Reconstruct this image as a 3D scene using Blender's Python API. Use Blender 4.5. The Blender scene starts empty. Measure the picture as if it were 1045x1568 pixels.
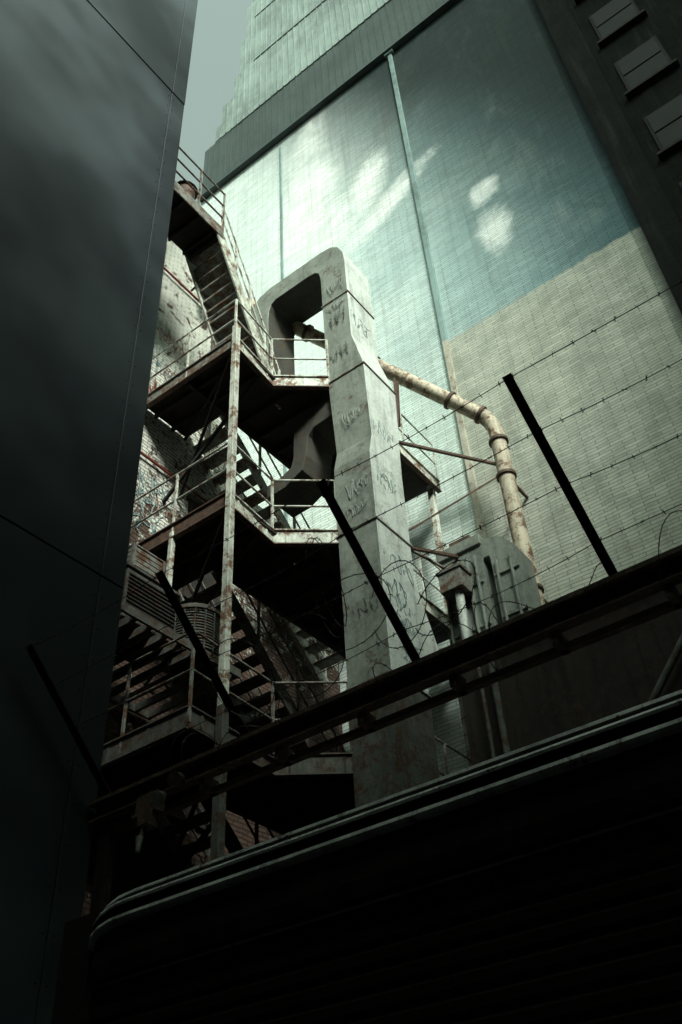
import bpy, math, random
from mathutils import Vector, Matrix
random.seed(7)
R = math.radians
G = -1.6   # ground level; the camera is at eye height, z = 0

# ---------------------------------------------------------------- helpers
class MB:
    def __init__(s): s.v=[]; s.f=[]; s.m=[]; s.sm=[]
    def add(s, vs, fs, mi=0, smooth=False):
        o=len(s.v); s.v+= [tuple(p) for p in vs]
        for f in fs:
            s.f.append([i+o for i in f]); s.m.append(mi); s.sm.append(smooth)
    def box(s,a,b,mi=0):
        x0,y0,z0=a; x1,y1,z1=b
        x0,x1=min(x0,x1),max(x0,x1); y0,y1=min(y0,y1),max(y0,y1); z0,z1=min(z0,z1),max(z0,z1)
        s.add([(x0,y0,z0),(x1,y0,z0),(x1,y1,z0),(x0,y1,z0),(x0,y0,z1),(x1,y0,z1),(x1,y1,z1),(x0,y1,z1)],
              [(3,2,1,0),(4,5,6,7),(0,1,5,4),(1,2,6,5),(2,3,7,6),(3,0,4,7)],mi)
    def beam(s,p,q,w,h,mi=0,up=(0,0,1)):
        p=Vector(p);q=Vector(q);d=(q-p).normalized();u=Vector(up)
        sd=d.cross(u)
        if sd.length<1e-4: sd=d.cross(Vector((1,0,0)))
        sd.normalize(); u=sd.cross(d).normalized()
        vs=[]
        for c in (p,q):
            for a,b in ((-1,-1),(1,-1),(1,1),(-1,1)): vs.append(c+sd*(a*w/2)+u*(b*h/2))
        s.add(vs,[(0,1,2,3),(7,6,5,4),(0,4,5,1),(1,5,6,2),(2,6,7,3),(3,7,4,0)],mi)
    def cyl(s,p,q,r,n=10,mi=0,r2=None,caps=True):
        p=Vector(p);q=Vector(q);d=(q-p)
        if d.length<1e-6: return
        d.normalize();a=d.orthogonal().normalized();b=d.cross(a)
        r2=r if r2 is None else r2
        vs=[];
        for c,rr in ((p,r),(q,r2)):
            for i in range(n):
                t=2*math.pi*i/n; vs.append(c+a*(rr*math.cos(t))+b*(rr*math.sin(t)))
        s.add(vs,[(i,(i+1)%n,n+(i+1)%n,n+i) for i in range(n)],mi,n>5)
        if caps: s.add(vs,[tuple(range(n-1,-1,-1)),tuple(range(n,2*n))],mi)
    def tube(s,pts,r,n=8,mi=0):
        for i in range(len(pts)-1): s.cyl(pts[i],pts[i+1],r,n,mi,caps=(i in(0,len(pts)-2)))
    def prism(s,poly,z0,z1,mi=0):
        n=len(poly)
        vs=[(x,y,z0) for x,y in poly]+[(x,y,z1) for x,y in poly]
        s.add(vs,[tuple(range(n-1,-1,-1)),tuple(range(n,2*n))]+[(i,(i+1)%n,n+(i+1)%n,n+i) for i in range(n)],mi)
    def strip(s,pairs,x0,x1,mi=0,inner=None,outer=None):
        im=mi if inner is None else inner; om=mi if outer is None else outer
        vs=[]
        for o,i in pairs:
            vs+=[(x0,o[0],o[1]),(x0,i[0],i[1]),(x1,o[0],o[1]),(x1,i[0],i[1])]
        for k in range(len(pairs)-1):
            a=4*k;b=a+4
            s.add([vs[j] for j in (a,a+1,b+1,b)],[(0,1,2,3)],mi)
            s.add([vs[j] for j in (a+3,a+2,b+2,b+3)],[(0,1,2,3)],mi)
            s.add([vs[j] for j in (a,b,b+2,a+2)],[(0,1,2,3)],om)
            s.add([vs[j] for j in (a+1,a+3,b+3,b+1)],[(0,1,2,3)],im)
        s.add(vs[:4],[(0,2,3,1)],mi); s.add(vs[-4:],[(0,1,3,2)],mi)
    def loft(s,secs,mi=0,side=None):
        vs=[]
        for z,x0,x1,y0,y1 in secs: vs+=[(x0,y0,z),(x1,y0,z),(x1,y1,z),(x0,y1,z)]
        s.add(vs,[(3,2,1,0),tuple(len(vs)-4+i for i in range(4))],mi)
        for k in range(len(secs)-1):
            for i in range(4):
                j=(i+1)%4; s.add([vs[4*k+i],vs[4*k+j],vs[4*k+4+j],vs[4*k+4+i]],[(0,1,2,3)],side if (i==0 and side is not None) else mi)
    def build(s,name,mats,parent=None,bevel=0):
        me=bpy.data.meshes.new(name); me.from_pydata(s.v,[],s.f)
        for m in mats: me.materials.append(m)
        for i,p in enumerate(me.polygons):
            p.material_index=s.m[i]; p.use_smooth=s.sm[i]
        me.update()
        import bmesh
        bm=bmesh.new(); bm.from_mesh(me); bmesh.ops.remove_doubles(bm,verts=bm.verts,dist=1e-5) if bevel else None
        bmesh.ops.recalc_face_normals(bm,faces=bm.faces); bm.to_mesh(me); bm.free()
        o=bpy.data.objects.new(name,me); bpy.context.scene.collection.objects.link(o)
        if parent: o.parent=parent
        if bevel:
            md=o.modifiers.new('Bevel','BEVEL'); md.width=bevel; md.segments=1; md.limit_method='ANGLE'
        return o
def empty(name):
    o=bpy.data.objects.new(name,None); bpy.context.scene.collection.objects.link(o); return o

# ---------------------------------------------------------------- materials
class NT:
    def __init__(s,name):
        s.mat=bpy.data.materials.new(name); s.mat.use_nodes=True
        s.t=s.mat.node_tree; s.b=s.t.nodes['Principled BSDF']
        s.co=s.n('ShaderNodeTexCoord').outputs['Object']
    def n(s,t,**k):
        nd=s.t.nodes.new(t)
        for a,b in k.items(): setattr(nd,a,b)
        return nd
    def l(s,a,b): s.t.links.new(a,b)
    def put(s,sock,v):
        if hasattr(v,'is_linked') or hasattr(v,'links'): s.l(v,sock)
        else: sock.default_value=v
    def math(s,op,a,b=0.0,c=0.0,clamp=False):
        m=s.n('ShaderNodeMath',operation=op,use_clamp=clamp)
        s.put(m.inputs[0],a); s.put(m.inputs[1],b); s.put(m.inputs[2],c); return m.outputs[0]
    def scale(s,v,sc):
        m=s.n('ShaderNodeMapping'); s.l(v,m.inputs[0]); m.inputs['Scale'].default_value=sc; return m.outputs[0]
    def noise(s,sc,det=3,rough=.6,vec=None,dist=0):
        m=s.n('ShaderNodeTexNoise'); s.l(vec if vec is not None else s.co,m.inputs['Vector'])
        m.inputs['Scale'].default_value=sc; m.inputs['Detail'].default_value=det; m.inputs['Roughness'].default_value=rough
        m.inputs['Distortion'].default_value=dist
        return m.outputs['Fac']
    def ramp(s,f,a,b,lo=0.0,hi=1.0):
        m=s.n('ShaderNodeMapRange'); m.interpolation_type='SMOOTHSTEP'
        s.put(m.inputs[0],f)
        for i,v in ((1,a),(2,b),(3,lo),(4,hi)): s.put(m.inputs[i],v)
        return m.outputs[0]
    def mix(s,f,a,b,mode='MIX'):
        m=s.n('ShaderNodeMix',data_type='RGBA',blend_type=mode)
        s.put(m.inputs[0],f)
        for i,v in ((6,a),(7,b)):
            if isinstance(v,tuple): v=(v[0],v[1],v[2],1)
            s.put(m.inputs[i],v)
        return m.outputs[2]
    def bump(s,h,st,dist=.02):
        m=s.n('ShaderNodeBump'); m.inputs['Strength'].default_value=st; m.inputs['Distance'].default_value=dist
        s.l(h,m.inputs['Height']); s.l(m.outputs[0],s.b.inputs['Normal'])
    def fin(s,col,rough=.7,metal=0.0,spec=.3):
        s.put(s.b.inputs['Base Color'],(col[0],col[1],col[2],1) if isinstance(col,tuple) else col)
        s.put(s.b.inputs['Roughness'],rough); s.put(s.b.inputs['Metallic'],metal)
        s.b.inputs['Specular IOR Level'].default_value=spec
        return s.mat

def weathered(name,c,dark=.55,rust=None,thr=.6,rough=.65,metal=0.0,sc=2.0,bump=.25,streak=.5,spec=.3):
    m=NT(name)
    n1=m.noise(sc,4,.7); n2=m.noise(sc*9,2,.7)
    col=m.mix(m.ramp(n1,.3,.65),tuple(x*dark for x in c),c)
    if streak:
        st=m.noise(3.0,3,.7,m.scale(m.co,(2.5,2.5,.22)))
        col=m.mix(m.math('MULTIPLY',m.ramp(st,.48,.70),streak),col,tuple(x*.35 for x in c))
    col=m.mix(m.ramp(n2,.35,.75,0,.35),col,tuple(min(1,x*1.5) for x in c))
    if rust:
        rn=m.math('ADD',m.math('MULTIPLY',m.noise(sc*1.7,5,.75),.75),m.math('MULTIPLY',n2,.25))
        rf=m.ramp(rn,thr-.05,thr+.05)
        rc=m.mix(m.ramp(n2,.3,.7),tuple(x*.35 for x in rust),rust)
        col=m.mix(rf,col,rc)
    if bump: m.bump(n2,bump,.01)
    return m.fin(col,m.ramp(n2,.2,.8,rough-.12,min(1,rough+.15)),metal,spec)
def plain(name,c,rough=.6,metal=0.0,spec=.3):
    m=NT(name); return m.fin(m.mix(m.noise(5,2),tuple(x*.7 for x in c),c),rough,metal,spec)

def bricks(name,c1,c2,mort,axis='Y',w=.225,h=.075,bumpst=.7,patches=None,custom=None,dirt=.4,spec=.2,msz=.012):
    m=NT(name)
    sp=m.n('ShaderNodeSeparateXYZ'); m.l(m.co,sp.inputs[0])
    cb=m.n('ShaderNodeCombineXYZ'); m.l(sp.outputs[0 if axis=='X' else 1],cb.inputs[0]); 
    wob=m.math('MULTIPLY',m.math('SUBTRACT',m.noise(1.3,3,.65),.5),.10)
    m.l(m.math('ADD',sp.outputs[2],wob),cb.inputs[1])
    bt=m.n('ShaderNodeTexBrick'); m.l(cb.outputs[0],bt.inputs['Vector'])
    bt.inputs['Scale'].default_value=1; bt.inputs['Brick Width'].default_value=w; bt.inputs['Row Height'].default_value=h
    bt.inputs['Mortar Size'].default_value=msz; bt.inputs['Mortar Smooth'].default_value=.3; bt.inputs['Bias'].default_value=0
    bt.inputs['Color1'].default_value=(.78,.78,.78,1); bt.inputs['Color2'].default_value=(1,1,1,1); bt.inputs['Mortar'].default_value=(mort,mort,mort,1)
    n=m.noise(1.3,5,.7); nf=m.noise(14,2,.7)
    base=m.mix(m.ramp(n,.3,.7),c1,c2)
    if custom: base=custom(m,sp,n)
    if patches:
        # flaked paint; bare dark brick spreads downward to paint in the shade
        pc,th=patches
        zt=m.ramp(sp.outputs[2],7.5,12.5,.34,th)
        pn=m.math('SUBTRACT',m.noise(2.8,6,.8,dist=.4),zt)
        base=m.mix(m.ramp(pn,0,.05),base,m.mix(nf,tuple(x*.4 for x in pc),pc))
    st=m.noise(2.2,3,.7,m.scale(m.co,(1.6,1.6,.12)))
    base=m.mix(m.ramp(st,.48,.75,0,dirt),base,(.05,.055,.05))
    col=m.mix(1.0,base,bt.outputs['Color'],'MULTIPLY')
    col=m.mix(m.ramp(nf,.45,.9,0,.25),col,(.03,.035,.03))
    hgt=m.math('SUBTRACT',m.math('MULTIPLY',nf,.5),bt.outputs['Fac'])
    m.bump(hgt,bumpst,.012)
    return m.fin(col,.8,0,spec)

def mural(m,sp,n):
    y=sp.outputs[1]; z=sp.outputs[2]
    bn=m.noise(.22,4,.6,m.scale(m.co,(1,1,.8)),dist=.6)
    big=m.math('MULTIPLY',m.math('SUBTRACT',bn,.5),9.0)
    yy=m.math('ADD',y,big)
    # teal mural with light falloff painted in: pale left, darkening right and up
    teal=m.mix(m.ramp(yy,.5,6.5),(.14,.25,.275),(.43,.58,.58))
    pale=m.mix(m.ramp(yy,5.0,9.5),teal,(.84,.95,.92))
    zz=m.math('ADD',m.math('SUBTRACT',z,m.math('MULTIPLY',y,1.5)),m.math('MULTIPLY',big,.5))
    dkf=m.ramp(zz,10,23)  # upper-right shade painted into the wall colour
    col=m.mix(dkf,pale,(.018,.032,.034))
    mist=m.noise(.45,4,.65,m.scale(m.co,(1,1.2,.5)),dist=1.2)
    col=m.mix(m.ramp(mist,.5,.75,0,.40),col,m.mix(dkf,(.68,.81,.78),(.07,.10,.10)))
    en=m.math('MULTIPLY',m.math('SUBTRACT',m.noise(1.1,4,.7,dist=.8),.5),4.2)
    def blob(col,cy,cz,ry,rz,rot,amt):  # soft patch of reflected window light, painted into the wall colour
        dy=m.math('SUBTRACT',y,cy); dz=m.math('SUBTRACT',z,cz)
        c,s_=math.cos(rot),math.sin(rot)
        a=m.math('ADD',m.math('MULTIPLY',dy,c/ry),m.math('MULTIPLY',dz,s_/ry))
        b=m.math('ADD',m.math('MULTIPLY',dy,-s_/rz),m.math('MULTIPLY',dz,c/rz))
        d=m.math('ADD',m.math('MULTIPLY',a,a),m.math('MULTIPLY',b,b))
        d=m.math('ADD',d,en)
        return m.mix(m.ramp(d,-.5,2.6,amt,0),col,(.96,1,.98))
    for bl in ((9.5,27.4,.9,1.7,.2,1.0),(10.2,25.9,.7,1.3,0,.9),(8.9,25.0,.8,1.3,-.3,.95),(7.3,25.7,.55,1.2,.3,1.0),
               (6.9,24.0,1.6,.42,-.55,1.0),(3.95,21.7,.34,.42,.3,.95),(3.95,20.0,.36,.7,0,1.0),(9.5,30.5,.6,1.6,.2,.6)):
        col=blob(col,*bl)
    low=m.mix(m.ramp(n,.3,.7),(.43,.455,.39),(.60,.62,.54))
    edge=m.math('ADD',z,m.math('MULTIPLY',m.math('SUBTRACT',m.noise(3,3),.5),.25))
    right=m.math('MULTIPLY',m.ramp(edge,17.0,17.12,1,0),m.ramp(y,5.8,5.86,1,0))
    left=m.math('MULTIPLY',m.ramp(z,11.0,22.0,1,0),m.ramp(y,5.8,5.86,0,1))
    col=m.mix(left,col,(.76,.87,.82))
    return m.mix(right,col,low)

M={}
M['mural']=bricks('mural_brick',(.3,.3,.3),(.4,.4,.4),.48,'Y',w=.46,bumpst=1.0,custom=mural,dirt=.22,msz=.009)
M['oldbrick']=bricks('old_painted_brick',(.58,.59,.53),(.80,.81,.73),.36,'X',patches=((.14,.09,.07),.55),dirt=.45,bumpst=1.0,msz=.013)
M['darkbrick']=bricks('dark_brick',(.010,.011,.011),(.017,.018,.018),.6,'Y',spec=.05)
m=NT('dark_cladding_panel')
nn=m.noise(140,1,.5); nb=m.noise(.35,3,.6)
m.bump(nn,.45,.004); M['panel']=m.fin(m.mix(m.ramp(nb,.35,.7),(.018,.023,.027),(.070,.088,.098)),m.ramp(nb,.3,.7,.42,.56),.1,.25)
M['black']=plain('black_seam',(.004,.004,.004),.9)
M['duct']=weathered('galvanised_duct',(.245,.27,.24),.6,(.14,.11,.085),.60,.55,.1,1.8,.25,.6)
M['ductin']=weathered('dark_duct',(.06,.06,.052),.6,(.10,.07,.05),.56,.7,.1,2.2,.25,.5)  # darker sheet for the inner bend and the lower branch
M['ductlt']=weathered('lit_duct_and_flue',(.60,.65,.61),.68,(.25,.22,.17),.62,.6,0,2.5,.25,.6)  # lit copy of the duct metal for its bright sides; also the white flue
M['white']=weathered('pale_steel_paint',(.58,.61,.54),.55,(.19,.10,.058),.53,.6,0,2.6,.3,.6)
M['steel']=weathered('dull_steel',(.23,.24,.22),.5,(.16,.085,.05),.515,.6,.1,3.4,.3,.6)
M['grimeshade']=weathered('grimy_shaded_steel',(.10,.105,.095),.5,(.095,.055,.038),.53,.7,0,3.4,.3,.6,.2)  # dirty steel; its dark tone also paints shade onto the lower steelwork
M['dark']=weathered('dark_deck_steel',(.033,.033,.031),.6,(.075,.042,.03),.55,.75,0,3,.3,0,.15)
M['rust']=weathered('rusted_steel',(.085,.058,.046),.5,(.20,.11,.07),.54,.65,.1,6,.6,.5,.3)
M['blackiron']=weathered('blackened_iron',(.015,.013,.012),.6,(.07,.036,.025),.57,.7,.1,8,.5,0,.2)
M['pipe']=weathered('rusty_cream_pipe',(.54,.48,.37),.65,(.22,.125,.075),.53,.6,0,2.2,.3,.7)
M['wire']=plain('old_wire',(.05,.05,.045),.5,.4)
M['shutter']=weathered('shutter_paint',(.013,.0075,.007),.6,(.010,.006,.006),.6,.75,0,3,.3,.5,.12)
M['hood']=weathered('hood_highlight_steel',(.72,.73,.68),.5,(.14,.10,.075),.58,.4,.15,4,.2,.4)
M['hoodfront']=weathered('hood_front_paint',(.022,.018,.017),.5,(.02,.014,.012),.6,.7,.1,4,.25,.5,.12)
M['clad']=weathered('metal_cladding',(.25,.31,.29),.55,None,.6,.5,.1,.35,.15,.6)
M['claddk']=weathered('metal_cladding_dark',(.06,.082,.077),.6,None,.6,.5,.1,.35,.15,.4)
M['conc']=weathered('pilaster_paint',(.22,.31,.305),.5,None,.6,.8,0,.4,.3,.4)
M['conc2']=weathered('pilaster_cream',(.46,.44,.37),.7,(.3,.24,.18),.58,.8,0,2,.3,.4)
M['red']=plain('red_conduit',(.26,.055,.04)); M['inkr']=plain('faded_red_spray',(.33,.16,.12))
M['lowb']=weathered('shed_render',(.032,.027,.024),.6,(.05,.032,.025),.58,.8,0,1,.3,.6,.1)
M['asphalt']=weathered('asphalt',(.05,.05,.05),.7,None,rough=.9,sc=3)
M['shadefacade']=weathered('shade_block_render',(.20,.215,.20),.8,None,rough=.85,sc=.4,bump=0)
g=NT('window_glass'); M['glass']=g.fin((.008,.009,.009),.35,0.0,.10)
g=NT('blind_behind_glass'); M['blind']=g.fin(g.mix(g.noise(3),(.014,.015,.014),(.032,.032,.030)),.5,0,.1)
M['inkw']=plain('white_spray_paint',(.40,.43,.40)); M['inkd']=plain('dark_spray_paint',(.13,.14,.13))
M['inkt']=plain('teal_spray_paint',(.30,.38,.375)); M['inkb']=plain('blue_spray_paint',(.18,.28,.29))

# ---------------------------------------------------------------- ground
b=MB(); b.add([(-400,-400,G),(400,-400,G),(400,400,G),(-400,400,G)],[(0,1,2,3)]); b.build('ground',[M['asphalt']])

# ---------------------------------------------------------------- mural building
E=empty('mural_brick_building')
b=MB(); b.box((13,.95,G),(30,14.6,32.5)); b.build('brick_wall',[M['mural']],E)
b=MB()
b.box((12.92,5.71,17.05),(13.0,5.86,32.3),0); b.box((12.92,5.71,G),(13.0,5.86,17.05),1)
b.box((12.95,10.60,G),(13.0,10.68,32.0),0)
b.box((12.86,5.62,32.3),(13.0,5.96,32.5),0)
b.build('pilasters',[M['conc'],M['conc2']],E,.01)
def topz(y):
    if y>13.9: return 35.6
    if y>13.5: return 37.0
    if y>13.1: return 38.6
    if y>12.7: return 40.4
    if y>12.3: return 43.5
    if y>12.0: return 47
    return 56
b=MB()
y=-14.0; rc=random.Random(2)
while y<14.4:
    t=topz(y+.15); x0=12.88
    for (z0,z1,mi) in ((32.56,36.0,1),(36.02,t,0)):
        if z1<=z0: continue
        d=(.0 if mi else .04)+rc.uniform(0,.008)
        b.box((x0-d,y,z0),(x0-d+.04,y+.3,z1+(rc.uniform(-.15,.2) if not mi else 0)),mi)
        b.box((x0-d-.025,y+.0,z0),(x0-d+.001,y+.04,z1),mi)
    y+=.3
for zz in (40.5,45,49.5): b.box((12.80,-14,zz),(12.84,11.9,zz+.05),1)
b.box((12.93,-14,32.56),(30,14.5,35.5),1)
b.box((12.93,-14,35.5),(30,11.9,55.9),0); b.box((12.93,11.9,35.5),(30,13.0,38.5),0)
b.box((12.78,-14,32.42),(12.99,14.6,32.55),1)
b.build('metal_cladding',[M['clad'],M['claddk']],E)

# ---------------------------------------------------------------- dark windowed building
E=empty('dark_brick_building')
b=MB(); b.box((12.95,-16,G),(30,.93,32.3)); b.box((12.78,.25,G),(12.949,.93,32.2),0); b.build('wall',[M['darkbrick']],E)
b=MB()
for k in range(-5,6):
    for j in range(0,6):
        zc=19.7+2.8*k-.2; yc=-.62-2.3*j
        if zc<2: continue
        b.box((12.90,yc-.55,zc-.8),(12.955,yc+.55,zc+.8),0)
        mi=2 if (k*3+j)%3==0 else 1
        b.box((12.885,yc-.48,zc-.73),(12.915,yc+.48,zc-.03),mi); b.box((12.875,yc-.48,zc+.03),(12.905,yc+.48,zc+.73),mi)
        b.box((12.78,yc-.65,zc-.9),(12.95,yc+.65,zc-.81),0)
for i in range(8): b.beam((12.8,-.2,16.2+.16*i),(12.8,-1.4,16.2+.16*i),.02,.12,0)
b.build('windows',[M['blackiron'],M['glass'],M['blind']],E)

# ---------------------------------------------------------------- panel clad building at left
E=empty('panel_clad_building')
b=MB()
xs=[4.25,3.985,.9,-2.1,-5.1,-8.1,-14,-20]; zs=[G,4.93,13.9,22.9,31.9,41]
b.box((-20,5.36,G),(4.235,9.0,41),1)
for i in range(len(xs)-1):
    for k in range(len(zs)-1):
        off=.0 if k<2 else .012
        b.box((xs[i+1]+.006,5.33-off,zs[k]+.008),(xs[i]-.006,5.365,zs[k+1]-.008),0)
for k in range(5):
    b.box((4.236,5.335,zs[k]+.008),(4.25,9,zs[k+1]-.008),0)
z=G
while z<41:
    for xx in (3.94,4.03): b.cyl((xx,5.328,z),(xx,5.320,z),.008,6,1)
    z+=.3
b.build('panels',[M['panel'],M['black']],E,.003)

# ---------------------------------------------------------------- old brick building
E=empty('old_brick_building')
b=MB(); b.box((4.4,9.3,G),(9.5,22,19.3),0); b.box((9.5,9.34,G),(12.95,22,12.4),0); b.build('wall',[M['oldbrick']],E)
b=MB()
b.box((4.35,9.24,19.3),(9.55,22.05,19.42),1)
for zl in (1.8,5.4,9.1):
    b.box((8.6,9.24,zl),(9.45,9.302,zl+2.1),0); b.box((8.55,9.22,zl+2.1),(9.5,9.303,zl+2.2),1)
b.tube([(4.5,9.24,16.95),(9.45,9.24,16.8)],.025,6,2); b.tube([(4.5,9.24,11.5),(9.45,9.24,11.4)],.025,6,2)
b.tube([(8.9,9.22,12),(8.9,9.22,19.2)],.05,8,1)
b.build('doors_and_conduits',[M['dark'],M['grimeshade'],M['red']],E)

# ---------------------------------------------------------------- fire escape
E=empty('fire_escape')
def rails(b,pts,z,hs=(1.1,.55),r=.017,sp=1.1,mi=0):
    for h in hs: b.tube([(x,y,z+h) for x,y in pts],r,7,mi)
    for i in range(len(pts)-1):
        p=Vector(pts[i]);q=Vector(pts[i+1]);n=max(1,round((q-p).length/sp))
        for k in range(n+(1 if i==len(pts)-2 else 0)):
            c=p.lerp(q,k/n); b.beam((c.x,c.y,z-.15),(c.x,c.y,z+hs[0]),.034,.034,mi,up=(1,0,0))
def platform(name,z,xc,em=1,fm='white',rm='white'):
    deck=MB()
    deck.box((xc+.03,7.06,z-.03),(8.4,9.27,z+.0),0)
    deck.prism([(8.4,7.16),(9.0,6.42),(12.6,6.42),(12.6,8.2),(8.4,8.2)],z-.031,z-.001,0)
    x=xc+.3
    while x<8.3: deck.box((x,7.08,z-.17),(x+.05,9.25,z-.032),0); x+=.42
    x=8.7
    while x<12.4: deck.box((x,7.0,z-.15),(x+.05,8.18,z-.033),0); x+=.5
    deck.beam((xc+.1,8.2,z-.12),(12.6,8.2,z-.12),.06,.2,0)
    deck.beam((xc+.1,7.1,z-.2),(8.3,9.2,z-.2),.05,.05,0)
    deck.build(name+'_deck',[M['dark']],E)
    f=MB()
    edge=[(xc,9.28),(xc,7.02),(8.34,7.12),(9.0,6.36),(12.6,6.36)]
    for i in range(len(edge)-1):
        mi=em if i==0 else 0
        p,q=edge[i],edge[i+1]
        f.beam((p[0],p[1],z-.09),(q[0],q[1],z-.09),.025,.24,mi)
        f.beam((p[0],p[1],z+.045+.001*i),(q[0],q[1],z+.045+.001*i),.09,.02,mi)
        f.beam((p[0],p[1],z-.22-.001*i),(q[0],q[1],z-.22-.001*i),.09,.02,2 if fm=='white' else mi)
        L=(Vector(q)-Vector(p)).length; k=.2
        while k<L-.1:
            c=Vector(p).lerp(Vector(q),k/L); f.beam((c.x,c.y,z-.2),(c.x,c.y,z+.02),.05,.038,mi,up=(1,0,0)); k+=.7
    f.build(name+'_fascia',[M[fm],M['steel'],M['rust']],E)
    r=MB(); rails(r,edge,z); r.build(name+'_railing',[M[rm]],E)
platform('lower_landing',5.4,6.75,0,'grimeshade','steel'); platform('middle_landing',9.1,7.27,2); platform('upper_landing',12.65,7.27)
platform('bottom_landing',1.8,7.27,0,'dark','grimeshade')
b=MB(); z=16.2
b.box((4.4,7.42,z-.03),(7.2,8.3,z),0)
for i in range(7): b.box((4.6+.4*i,7.44,z-.16),(4.65+.4*i,8.28,z-.031),0)
b.build('top_walkway_deck',[M['dark']],E)
b=MB()
b.beam((4.4,7.40,z-.06),(7.22,7.40,z-.06),.03,.3,0); b.beam((7.22,7.42,z-.06),(7.22,8.3,z-.06),.03,.29,0)
rails(b,[(4.5,7.4),(7.2,7.4)],z,(1.35,.9,.45),.02,.75)
rails(b,[(4.5,8.3),(7.2,8.3)],z,(1.25,.8),.02,.75)
b.build('top_walkway_railing',[M['steel']],E)
b=MB(); b.box((5.4,7.7,z),(6.0,8.2,z+.75),0); b.cyl((6.5,7.8,z),(6.5,7.8,z+.95),.2,16,1); b.cyl((6.5,7.8,z+.95),(6.5,7.8,z+1.1),.26,16,1,.05)
b.build('roof_vent',[M['dark'],M['rust']])
def stair(name,xt,zt,xb,zb,y0,y1,ms='white',mt='steel'):
    b=MB()
    for yy in (y0,y1):
        b.beam((xt-.05,yy,zt-.1),(xb,yy,zb-.05),.035,.24,0)
    n=int((zt-zb)/.215)
    for i in range(1,n):
        t=i/n; x=xt+(xb-xt)*t; zz=zt+(zb-zt)*t
        b.box((x-.12,y0+.02,zz-.035),(x+.12,y1-.02,zz),1)
        b.box((x-.135,y0+.02,zz-.06),(x-.125,y1-.02,zz+.0),1)
    for yy in (y0,y1):
        for h in (.95,.5): b.tube([(xt,yy,zt+h),(xb,yy,zb+h)],.018,7,0)
        for k in range(5):
            t=k/4; x=xt+(xb-xt)*t; zz=zt+(zb-zt)*t; b.beam((x,yy,zz-.1),(x,yy,zz+.95),.04,.04,0,up=(1,0,0))
    b.build(name,[M[ms],M[mt]],E)
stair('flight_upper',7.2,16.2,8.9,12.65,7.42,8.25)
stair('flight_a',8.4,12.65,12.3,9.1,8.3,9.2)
stair('flight_b',8.4,9.1,12.3,5.4,8.3,9.2,'steel','grimeshade')  # lower flights get darker steel to paint in the shade
stair('flight_c',8.4,5.4,12.3,1.8,8.3,9.2,'grimeshade','grimeshade')
stair('flight_entry',8.4,1.8,12.0,G,8.3,9.2,'grimeshade','grimeshade')
b=MB()
b.beam((7.2,6.93,5.6),(7.2,6.93,12.85),.11,.10,0,up=(1,0,0))
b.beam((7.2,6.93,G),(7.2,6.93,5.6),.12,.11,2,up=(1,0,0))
b.beam((7.27,8.15,6.8),(7.27,8.15,9.0),.08,.08,0,up=(1,0,0))
b.beam((12.5,6.5,G),(12.5,6.5,12.6),.12,.12,0,up=(1,0,0))
for zl in (5.4,9.1,12.65):
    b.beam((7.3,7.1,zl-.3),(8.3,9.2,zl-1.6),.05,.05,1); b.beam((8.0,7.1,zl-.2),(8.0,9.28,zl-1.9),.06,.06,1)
b.build('posts',[M['white'],M['dark'],M['grimeshade']],E,.008)
b=MB(); b.tube([(8.2,9.28,17.0),(8.2,8.9,17.1)],.025,8,0); b.cyl((8.2,8.9,17.16),(8.25,8.75,16.9),.06,14,0,.17); b.cyl((8.25,8.75,16.9),(8.255,8.74,16.88),.155,14,1)
b.build('wall_floodlight',[M['dark'],M['blind']])

# ---------------------------------------------------------------- equipment shelf + condensers
E=empty('air_conditioner')
b=MB()
b.beam((5.9,7.5,6.68),(8.1,7.5,6.68),.04,.12,0); b.beam((5.9,9.2,6.68),(8.1,9.2,6.68),.04,.12,0)
for i in range(9): b.box((5.95+.26*i,7.52,6.62),(6.0+.26*i,9.2,6.73),0)
b.build('shelf',[M['grimeshade']],E)
b=MB()
b.box((6.2,7.75,6.78),(7.1,8.5,7.55),0)
for i in range(11): b.box((6.23,7.73,6.84+.06*i),(7.07,7.751,6.87+.06*i),1); b.box((6.18,7.78,6.84+.06*i),(6.201,8.47,6.87+.06*i),1)
b.box((6.17,7.72,7.55),(7.13,8.53,7.6),0)
b.build('box_condenser',[M['grimeshade'],M['dark']],E,.006)
b=MB()
b.cyl((7.55,7.85,6.76),(7.55,7.85,7.4),.34,28,1)
for k in range(14): 
    zz=6.8+.044*k
    b.cyl((7.55,7.85,zz),(7.55,7.85,zz+.016),.365,28,0)
for k in range(16):
    a=k*math.pi/8; b.beam((7.55+.37*math.cos(a),7.85+.37*math.sin(a),6.76),(7.55+.37*math.cos(a),7.85+.37*math.sin(a),7.42),.015,.015,0)
b.cyl((7.55,7.85,7.4),(7.55,7.85,7.46),.39,28,0)
b.build('round_condenser',[M['grimeshade'],M['dark']],E)
E=empty('storage_crate')
b=MB()
def crate(x0,y0,z0,x1,y1,z1):
    b.box((x0+.015,y0+.015,z0+.01),(x1-.015,y1-.015,z1-.03),1)
    n=5
    for k in range(n):
        za=z0+(z1-z0)*k/n; zb=za+(z1-z0)/n*.78
        b.box((x0,y0,za),(x1,y0+.014,zb),0); b.box((x0,y0+.0145,za),(x0+.014,y1,zb),0)
    for (xx,yy) in ((x0-.012,y0-.012),(x1-.03,y0-.012),(x0-.012,y1-.03)): b.box((xx,yy,z0),(xx+.05,yy+.05,z1),0)
    b.box((x0-.015,y0-.015,z1),(x1+.01,y1+.01,z1+.02),0)
crate(5.98,8.62,6.74,6.55,9.15,7.2); crate(6.02,8.66,7.23,6.5,9.1,7.75)
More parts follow.
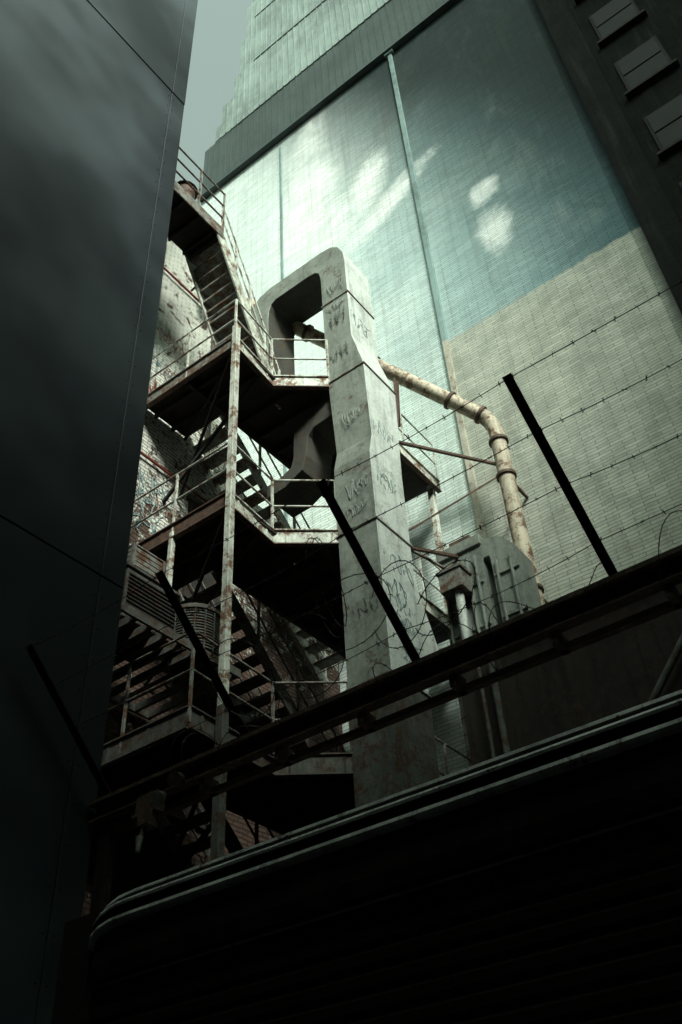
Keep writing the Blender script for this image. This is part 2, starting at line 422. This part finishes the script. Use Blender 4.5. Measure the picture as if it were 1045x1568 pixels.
crate(6.3,7.8,7.61,6.85,8.3,8.0)
b.build('crates',[M['steel'],M['dark']],E)

# ---------------------------------------------------------------- big exhaust duct
E=empty('exhaust_duct')
b=MB()
b.loft([(G,8.97,9.87,5.63,6.35),(6.35,8.97,9.87,5.63,6.35)],3)  # duct foot in dark steel, shade painted as colour
b.loft([(6.36,8.97,9.87,5.63,6.35),(6.6,8.97,9.87,5.63,6.35),(6.9,8.97,10.36,5.63,6.35),(7.2,8.97,10.38,5.63,6.35),(8.3,8.97,9.87,5.63,6.35),(10.40,8.97,9.88,5.63,6.35),
        (10.84,9.08,9.9,5.63,6.35),(12.55,9.0,9.98,5.60,6.38),(13.5,9.02,9.86,5.81,6.41)],0,2)
b.strip([((5.81,13.5),(6.41,13.5)),((5.81,15.85),(6.42,15.6)),((5.84,16.15),(6.43,15.82)),((5.95,16.42),(6.47,15.98)),((6.12,16.57),(6.56,16.07)),((6.35,16.62),(6.7,16.1)),
         ((7.75,16.62),(7.6,16.1)),((8.05,16.54),(7.72,16.02)),((8.24,16.3),(7.78,15.85)),((8.32,15.9),(7.8,15.6)),((8.32,12.66),(7.8,12.66))],9.02,9.86,0,1,2)
b.strip([((6.3,12.36),(6.3,11.9)),((6.95,12.36),(6.85,11.85)),((7.16,12.24),(6.96,11.72)),((7.28,12.0),(7.0,11.5)),((7.30,11.4),(7.02,11.3)),((7.36,11.2),(7.12,11.0)),((7.6,11.1),(7.5,10.82)),((7.9,11.08),(7.9,10.8))],9.12,9.82,1,1)
b.build('duct_body',[M['duct'],M['ductin'],M['ductlt'],M['grimeshade']],E,.006)
b=MB()
for z,x0,x1,y0,y1 in ((12.53,9.0,9.98,5.60,6.38),(8.98,8.97,9.87,5.63,6.35),(6.35,8.97,9.87,5.63,6.35),(14.8,9.02,9.86,5.81,6.42)):
    e=.02; t=.022
    for (a,c) in (((x0-e,y0-e,z),(x1+e,y0,z+t)),((x0-e,y1,z),(x1+e,y1+e,z+t)),((x0-e,y0,z),(x0,y1,z+t)),((x1,y0,z),(x1+e,y1,z+t))): b.box(a,c)
b.build('duct_flanges',[M['steel']],E)
def scribble(name,o,ua,va,W,H,mat,seed,parent,r=.012):
    rnd=random.Random(seed); b=MB(); o=Vector(o);ua=Vector(ua);va=Vector(va)
    f=[rnd.uniform(2,7) for _ in range(4)]; p=[rnd.uniform(0,6) for _ in range(4)]; pts=[]
    N=70
    for i in range(N):
        s=i/(N-1)
        u=s*W+W*.10*math.sin(6.28*f[0]*s+p[0])+W*.05*math.sin(12.5*f[1]*s+p[1])
        v=H*(.32*math.sin(6.28*f[2]*s+p[2])+.22*math.sin(11*f[3]*s+p[3])+.5)*(1-.25*s)
        pts.append(o+ua*u+va*v)
    nrm=ua.cross(va).normalized()
    for i in range(N-1):
        if rnd.random()<.15: continue
        b.beam(pts[i],pts[i+1],r*2*rnd.uniform(.4,1),.006,0,up=nrm)
    b.build(name,[mat],parent)
Yv=(0,1,0);Zv=(0,0,1);Xv=(1,0,0)
rr=random.Random(3)
for i,(z,h,mk) in enumerate(((11.3,.4,'inkw'),(9.6,.45,'inkw'),(9.25,.25,'inkw'),(13.0,.4,'inkd'),(14.0,.45,'inkd'),(15.0,.4,'inkw'),(7.4,.3,'inkd'),(14.5,.25,'inkw'))):
    xf=9.0 if z>12.5 else (9.03 if z>10.9 else 8.965)
    y0=5.88 if z>12.9 else 5.74
    scribble('graffiti_front_%d'%i,(xf-.012,y0,z),Yv,Zv,.38,h,M[mk],10+i,E,.006)
for i,(z,h,mk) in enumerate(((13.9,.4,'inkt'),(11.0,.4,'inkt'),(8.2,.4,'inkt'),(7.7,.4,'inkb'),(7.2,.3,'inkt'),(6.8,.3,'inkt'),(9.8,.4,'inkt'),(7.5,.3,'inkt'),(6.6,.3,'inkt'))):
    scribble('graffiti_side_%d'%i,(9.1+.1*(i%3),(5.80 if z>13.5 else 5.585 if z>12.2 else 5.622),z),Xv,Zv,.5,h,M[mk],40+i,E,.007)
OB=bpy.data.objects['old_brick_building']
for i in range(14):
    zl=(9.8,12.9,13.6,10.4,9.5,14.6)[i%6]; mk=('inkt','inkr','inkb','inkt')[i%4]
    scribble('graffiti_wall_%d'%i,(rr.uniform(6.4,7.9),9.285,zl+rr.uniform(0,.8)),Xv,Zv,rr.uniform(.4,.9),rr.uniform(.35,.7),M[mk],70+i,OB,.013)

# ---------------------------------------------------------------- rusty pipe
E=empty('drain_pipe')
b=MB()
A=Vector((9.9,7.65,16.0)); B=Vector((12.2,4.76,13.07)); d=(B-A).normalized()
pts=[A-d*1.5,A,B-d*.35]
for k in range(1,6):
    t=k/6; p0=B-d*.35; p2=B+Vector((0,0,-.4)); pts.append(p0*(1-t)**2+B*2*t*(1-t)+p2*t*t)
pts+= [B+Vector((0,0,-.4)),Vector((12.2,4.76,7.1))]
for i in range(len(pts)-1): b.cyl(pts[i],pts[i+1],.15,18,0)
for c,dd in ((A+d*.2,d),(A+d*1.9,d),(B-d*1.0,d),(B-d*.3,d),(Vector((12.2,4.76,12.5)),Vector((0,0,1))),(Vector((12.2,4.76,11.6)),Vector((0,0,1))),(Vector((12.2,4.76,9.0)),Vector((0,0,1)))):
    b.cyl(c-dd*.03,c+dd*.03,.19,18,1)
b.build('pipe',[M['pipe'],M['rust']],E)
b=MB()
b.beam((9.87,5.66,11.3),(12.2,4.9,12.0),.05,.05); b.beam((9.87,5.66,9.3),(12.2,4.9,11.7),.03,.03); b.beam((9.9,5.66,9.0),(11.4,5.5,9.6),.05,.05)
b.beam((12.2,4.76,11.62),(13,4.76,11.62),.05,.05); b.beam((12.2,4.76,9.02),(13,4.76,9.02),.05,.05)
b.beam((10.0,5.6,13.0),(9.95,5.6,11.7),.04,.04); b.beam((10.1,5.6,13.0),(9.95,5.6,11.7),.04,.04)
b.build('brackets',[M['rust']],E)

# ---------------------------------------------------------------- low shed with roof vents
E=empty('low_shed')
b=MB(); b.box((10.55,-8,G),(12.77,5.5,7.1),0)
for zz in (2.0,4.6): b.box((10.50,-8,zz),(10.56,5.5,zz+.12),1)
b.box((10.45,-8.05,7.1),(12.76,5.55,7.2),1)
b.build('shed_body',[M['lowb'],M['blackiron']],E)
b=MB(); b.tube([(10.4,3.4,4.9),(10.4,2.2,6.2),(10.4,.2,6.3),(10.4,-1.2,5.3)],.05,8,0); b.tube([(10.42,4.9,G),(10.42,4.9,7)],.05,8,0); b.tube([(10.42,5.1,G),(10.42,5.1,7)],.03,8,0)
b.build('shed_conduit',[M['grimeshade']],E)
E=empty('roof_exhaust_cabinet')
b=MB()
b.strip([((5.85,7.2),(5.09,7.2)),((5.85,9.55),(5.09,8.95)),((5.8,9.68),(5.09,9.2)),((5.2,9.68),(5.07,9.26)),((4.85,9.6),(4.97,9.26)),((4.66,9.5),(4.95,9.2)),((4.5,9.25),(4.95,8.95)),((4.5,7.2),(4.95,7.2))],11.2,11.8)
for yy in (5.8,5.65,5.5,5.35,5.2): b.box((11.12,yy-.02,7.2),(11.2,yy+.02,9.35),0)
for yy in (4.85,4.6): b.box((11.14,yy-.02,7.2),(11.2,yy+.02,9.1),0)
for zz in (8.0,8.8): b.box((11.16,5.13,zz),(11.2,5.87,zz+.04)); b.box((11.16,4.48,zz),(11.2,4.92,zz+.04))
b.box((11.15,5.06,9.55),(11.85,5.9,9.75),0); b.box((11.3,5.3,9.75),(11.7,5.7,9.95),1)
b.build('cabinet',[M['duct'],M['rust']],E,.006)
b=MB(); b.cyl((10.9,5.45,7.2),(10.9,5.45,8.6),.07,14,0); b.box((10.75,5.3,8.6),(11.1,5.7,8.95),1); b.box((10.72,5.27,8.95),(11.1,5.73,9.0),1)
b.beam((10.9,5.5,9.0),(10.1,5.9,9.3),.04,.04,1)
b.build('flue',[M['ductlt'],M['steel']],E,.005)

# ---------------------------------------------------------------- barbed wire fence
E=empty('barbed_wire_fence')
X=4.26
b=MB()
b.beam((X,-6,2.87),(X,5.32,2.87),.012,.11,0); b.beam((X-.05,-6,2.93),(X-.05,5.32,2.93),.10,.012,0); b.beam((X-.04,-6,2.81),(X-.04,5.32,2.81),.08,.012,0)
b.beam((X-.102,-6,2.935),(X-.102,5.32,2.935),.006,.03,0)
b.beam((X+.06,-6,2.74),(X+.06,5.32,2.74),.05,.04,0)
yy=-5.7
while yy<5.3:
    b.box((X-.05,yy,2.72),(X+.09,yy+.04,2.82),0); b.cyl((X-.012,yy+.3,2.87),(X-.03,yy+.3,2.87),.018,6,0); yy+=.66
b.build('beam',[M['rust'],M['steel']],E)
b=MB()
for py in (5.2,-3.5,-5.9): b.beam((X+.02,py,G),(X+.02,py,2.8),.09,.09,0,up=(1,0,0))
b.build('posts',[M['blackiron']],E)
b=MB(); outs=[-2.7,-1.4,-.12,1.165,2.45,3.82,5.15]
for y in outs:
    b.beam((X,y,2.92),(3.32,y,3.83),.05,.008,0,up=(1,0,1)); b.beam((X,y+.02,2.92),(3.32,y+.02,3.83),.008,.05,0,up=(1,0,1))
    b.box((X-.08,y-.06,2.938),(X+.03,y+.06,2.955),0)
b.build('outriggers',[M['blackiron']],E)
b=MB(); rw=random.Random(5)
def barbed(p,q,sag,n=10):
    p=Vector(p);q=Vector(q);pts=[]
    for i in range(n+1):
        t=i/n; c=p.lerp(q,t); c.z-=sag*4*t*(1-t); pts.append(c)
    for i in range(n): b.cyl(pts[i],pts[i+1],.0028,5,0,caps=False)
    L=(q-p).length; k=.06
    while k<L:
        t=k/L; c=p.lerp(q,t); c.z-=sag*4*t*(1-t)
        for _ in range(3):
            dv=Vector((rw.uniform(-1,1),rw.uniform(-.4,.4),rw.uniform(-1,1))).normalized()*.016
            b.cyl(c-dv,c+dv,.0019,4,0,caps=False)
        k+=.12
for i in range(len(outs)-1):
    for t in (.97,.72,.47,.2):
        x=X+(3.32-X)*t; z=2.92+.91*t
        barbed((x-.01,outs[i],z+.02),(x-.01,outs[i+1],z+.02),rw.uniform(.0,.05))
pts=[]
for i in range(0,520):
    s=i/519; y=-1.5+s*6.4; a=s*2*math.pi*21; rad=.14+.08*math.sin(s*37)+.04*math.sin(s*91)
    pts.append(Vector((X-.10+rad*math.cos(a),y+.14*math.sin(s*53),2.93+rad*.95*math.sin(a))))
for i in range(len(pts)-1):
    if (i//38)%4==1: continue
    b.cyl(pts[i],pts[i+1],.003,5,0,caps=False)
    if i%3==0:
        dv=Vector((rw.uniform(-1,1),rw.uniform(-1,1),rw.uniform(-1,1))).normalized()*.016; b.cyl(pts[i]-dv,pts[i]+dv,.0025,4,0,caps=False)
for (cy,cz,ry,rz) in ((2.78,3.5,.1,.26),(2.82,3.48,.12,.30),(3.0,3.05,.3,.2),(2.3,3.1,.25,.2),(2.0,3.0,.28,.12),(3.5,3.1,.2,.22),(2.65,3.2,.34,.14)):
    lp=[Vector((3.8+.15*math.sin(a/24*6.28+cy),cy+ry*math.cos(a/24*6.28),cz+rz*math.sin(a/24*6.28))) for a in range(3,25)]
    for i in range(len(lp)-1):
        b.cyl(lp[i],lp[i+1],.003,5,0,caps=False)
        dv=Vector((rw.uniform(-1,1),rw.uniform(-1,1),rw.uniform(-1,1))).normalized()*.014; b.cyl(lp[i]-dv,lp[i]+dv,.002,4,0,caps=False)
b.build('barbed_wire',[M['wire']],E)
b=MB()
b.box((4.12,4.55,2.66),(4.2,4.75,2.80),0); b.box((4.08,4.58,2.56),(4.18,4.68,2.68),0)
b.cyl((4.1,4.48,2.72),(4.02,4.42,2.66),.035,14,0,.05); b.cyl((4.02,4.42,2.66),(4.0,4.41,2.65),.047,14,1)
b.cyl((4.12,4.35,2.80),(4.06,4.33,2.78),.05,16,2); b.tube([(4.12,4.64,2.58),(4.08,4.64,2.46)],.015,8,0); b.cyl((4.08,4.64,2.48),(4.07,4.63,2.38),.028,12,1,.015)
b.build('security_light',[M['rust'],M['steel'],M['rust']])

# ---------------------------------------------------------------- roller shutter
E=empty('roller_shutter')
b=MB(); z=G
y0,y1=-6.0,4.86
prof=[]
while z<1.55:
    prof+=[(4.04,z),(4.02,z+.02),(4.02,z+.07),(4.04,z+.09)]; z+=.1
prof.append((4.04,1.62))
vs=[];fs=[]
for x,zz in prof: vs+=[(x,y0,zz),(x,y1,zz)]
for i in range(len(prof)-1): fs.append((2*i,2*i+1,2*i+3,2*i+2))
b.add(vs,fs,0); b.build('slats',[M['shutter']],E)
b=MB()
hp=[(4.0,1.60),(3.96,1.62),(3.94,1.70),(3.94,1.80),(3.955,1.815),(3.94,1.83),(3.94,1.885),(3.90,1.89),(3.885,1.905),(3.89,1.925),(3.93,1.935),(3.93,1.985),(3.905,1.99),(3.90,2.005),(3.91,2.02),(3.96,2.03),(3.965,2.055),(3.955,2.065),(3.96,2.085),(4.0,2.10),(4.06,2.12),(4.3,2.12),(4.36,2.08),(4.38,2.0),(4.38,1.6)]
fm=lambda i: 1 if (i<6 or i in (9,10,11,14,15)) else 0  # pale ridges against dark grooves: the hood's highlight painted in
n=len(hp); ys=[-6.0,4.50,4.64,4.76,4.83,4.87]; sc=[1,1,.985,.93,.85,.72]
vs=[]
for yv,s in zip(ys,sc):
    for x,zz in hp: vs.append((4.14+(x-4.14)*s,yv,1.6+(zz-1.6)*s))
for k in range(len(ys)-1):
    for i in range(n):
        q=[vs[k*n+i],vs[k*n+(i+1)%n],vs[(k+1)*n+(i+1)%n],vs[(k+1)*n+i]]
        b.add(q,[(0,1,2,3)],fm(i))
b.add(vs[-n:],[tuple(range(n))],1)
b.build('hood',[M['hood'],M['hoodfront']],E)
b=MB(); b.box((3.98,4.88,G),(4.12,4.98,1.95)); b.box((4.1,4.98,G),(4.3,5.32,2.1)); b.build('guide_jamb',[M['blackiron']],E)

# ---------------------------------------------------------------- unseen blocks added round the yard to shade the alley and wall
def block(name,x0,y0,x1,y1,h,face):
    E=empty(name); b=MB(); b.box((x0,y0,G),(x1,y1,h),0); b.box((x0-.2,y0-.2,h),(x1+.2,y1+.2,h+.4),0); b.build('shade_block_walls',[M['shadefacade']],E)
    w=MB(); z=2.
    while z<h-2:
        if face=='y':
            x=x0+1
            while x<x1-1.6: w.box((x,y1,z),(x+1.2,y1+.03,z+1.5),0); w.box((x-.1,y1,z-.12),(x+1.3,y1+.12,z-.03),1); x+=2.6
        else:
            y=y0+1
            while y<y1-1.6: w.box((x1,y,z),(x1+.03,y+1.2,z+1.5),0); w.box((x1,y-.1,z-.12),(x1+.12,y+1.3,z-.03),1); y+=2.6
        z+=3.4
    w.build('windows',[M['glass'],M['conc2']],E)
block('shade_tower',2.0,-30,29,-12,62,'y')
block('shade_block',-24,-30,1.6,-12,25,'y')
block('shade_block',-26,-11.5,-8,5.0,22,'x')

# ---------------------------------------------------------------- light
sd=Vector((-.58,-.82,.76)).normalized()
w=bpy.data.worlds.new('World'); bpy.context.scene.world=w; w.use_nodes=True
nt=w.node_tree; bg=nt.nodes['Background']
sk=nt.nodes.new('ShaderNodeTexSky'); sk.sky_type='NISHITA'; sk.sun_disc=False
sk.sun_elevation=math.asin(sd.z); sk.sun_rotation=math.atan2(sd.x,sd.y); sk.dust_density=8; sk.ozone_density=.6; sk.air_density=2.0
hs=nt.nodes.new('ShaderNodeHueSaturation'); hs.inputs['Saturation'].default_value=.22; nt.links.new(sk.outputs[0],hs.inputs['Color'])
mx=nt.nodes.new('ShaderNodeMix'); mx.data_type='RGBA'; mx.blend_type='MULTIPLY'; mx.inputs[0].default_value=1; nt.links.new(hs.outputs[0],mx.inputs[6]); mx.inputs[7].default_value=(1.12,1.42,1.22,1)
nt.links.new(mx.outputs[2],bg.inputs['Color']); bg.inputs['Strength'].default_value=.15
L=bpy.data.lights.new('sun','SUN'); L.energy=5.0; L.angle=R(12); L.color=(.97,1.0,.90)
lo=bpy.data.objects.new('sun',L); bpy.context.scene.collection.objects.link(lo); lo.rotation_euler=sd.to_track_quat('Z','Y').to_euler()

# ---------------------------------------------------------------- camera
r=Vector((.607,-.793,-.0502)); bk=-Vector((.620,.433,.6539)).normalized()
r=(r-bk*r.dot(bk)).normalized(); u=bk.cross(r)
cam=bpy.data.cameras.new('camera'); co=bpy.data.objects.new('camera',cam); bpy.context.scene.collection.objects.link(co)
co.matrix_world=Matrix(((r.x,u.x,bk.x,0),(r.y,u.y,bk.y,0),(r.z,u.z,bk.z,0),(0,0,0,1)))
cam.sensor_fit='VERTICAL'; cam.sensor_height=36; cam.sensor_width=24; cam.lens=32.88; cam.clip_start=.05; cam.clip_end=2000
sc=bpy.context.scene; sc.camera=co
sc.view_settings.view_transform='Standard'; sc.view_settings.look='None'; sc.view_settings.exposure=0
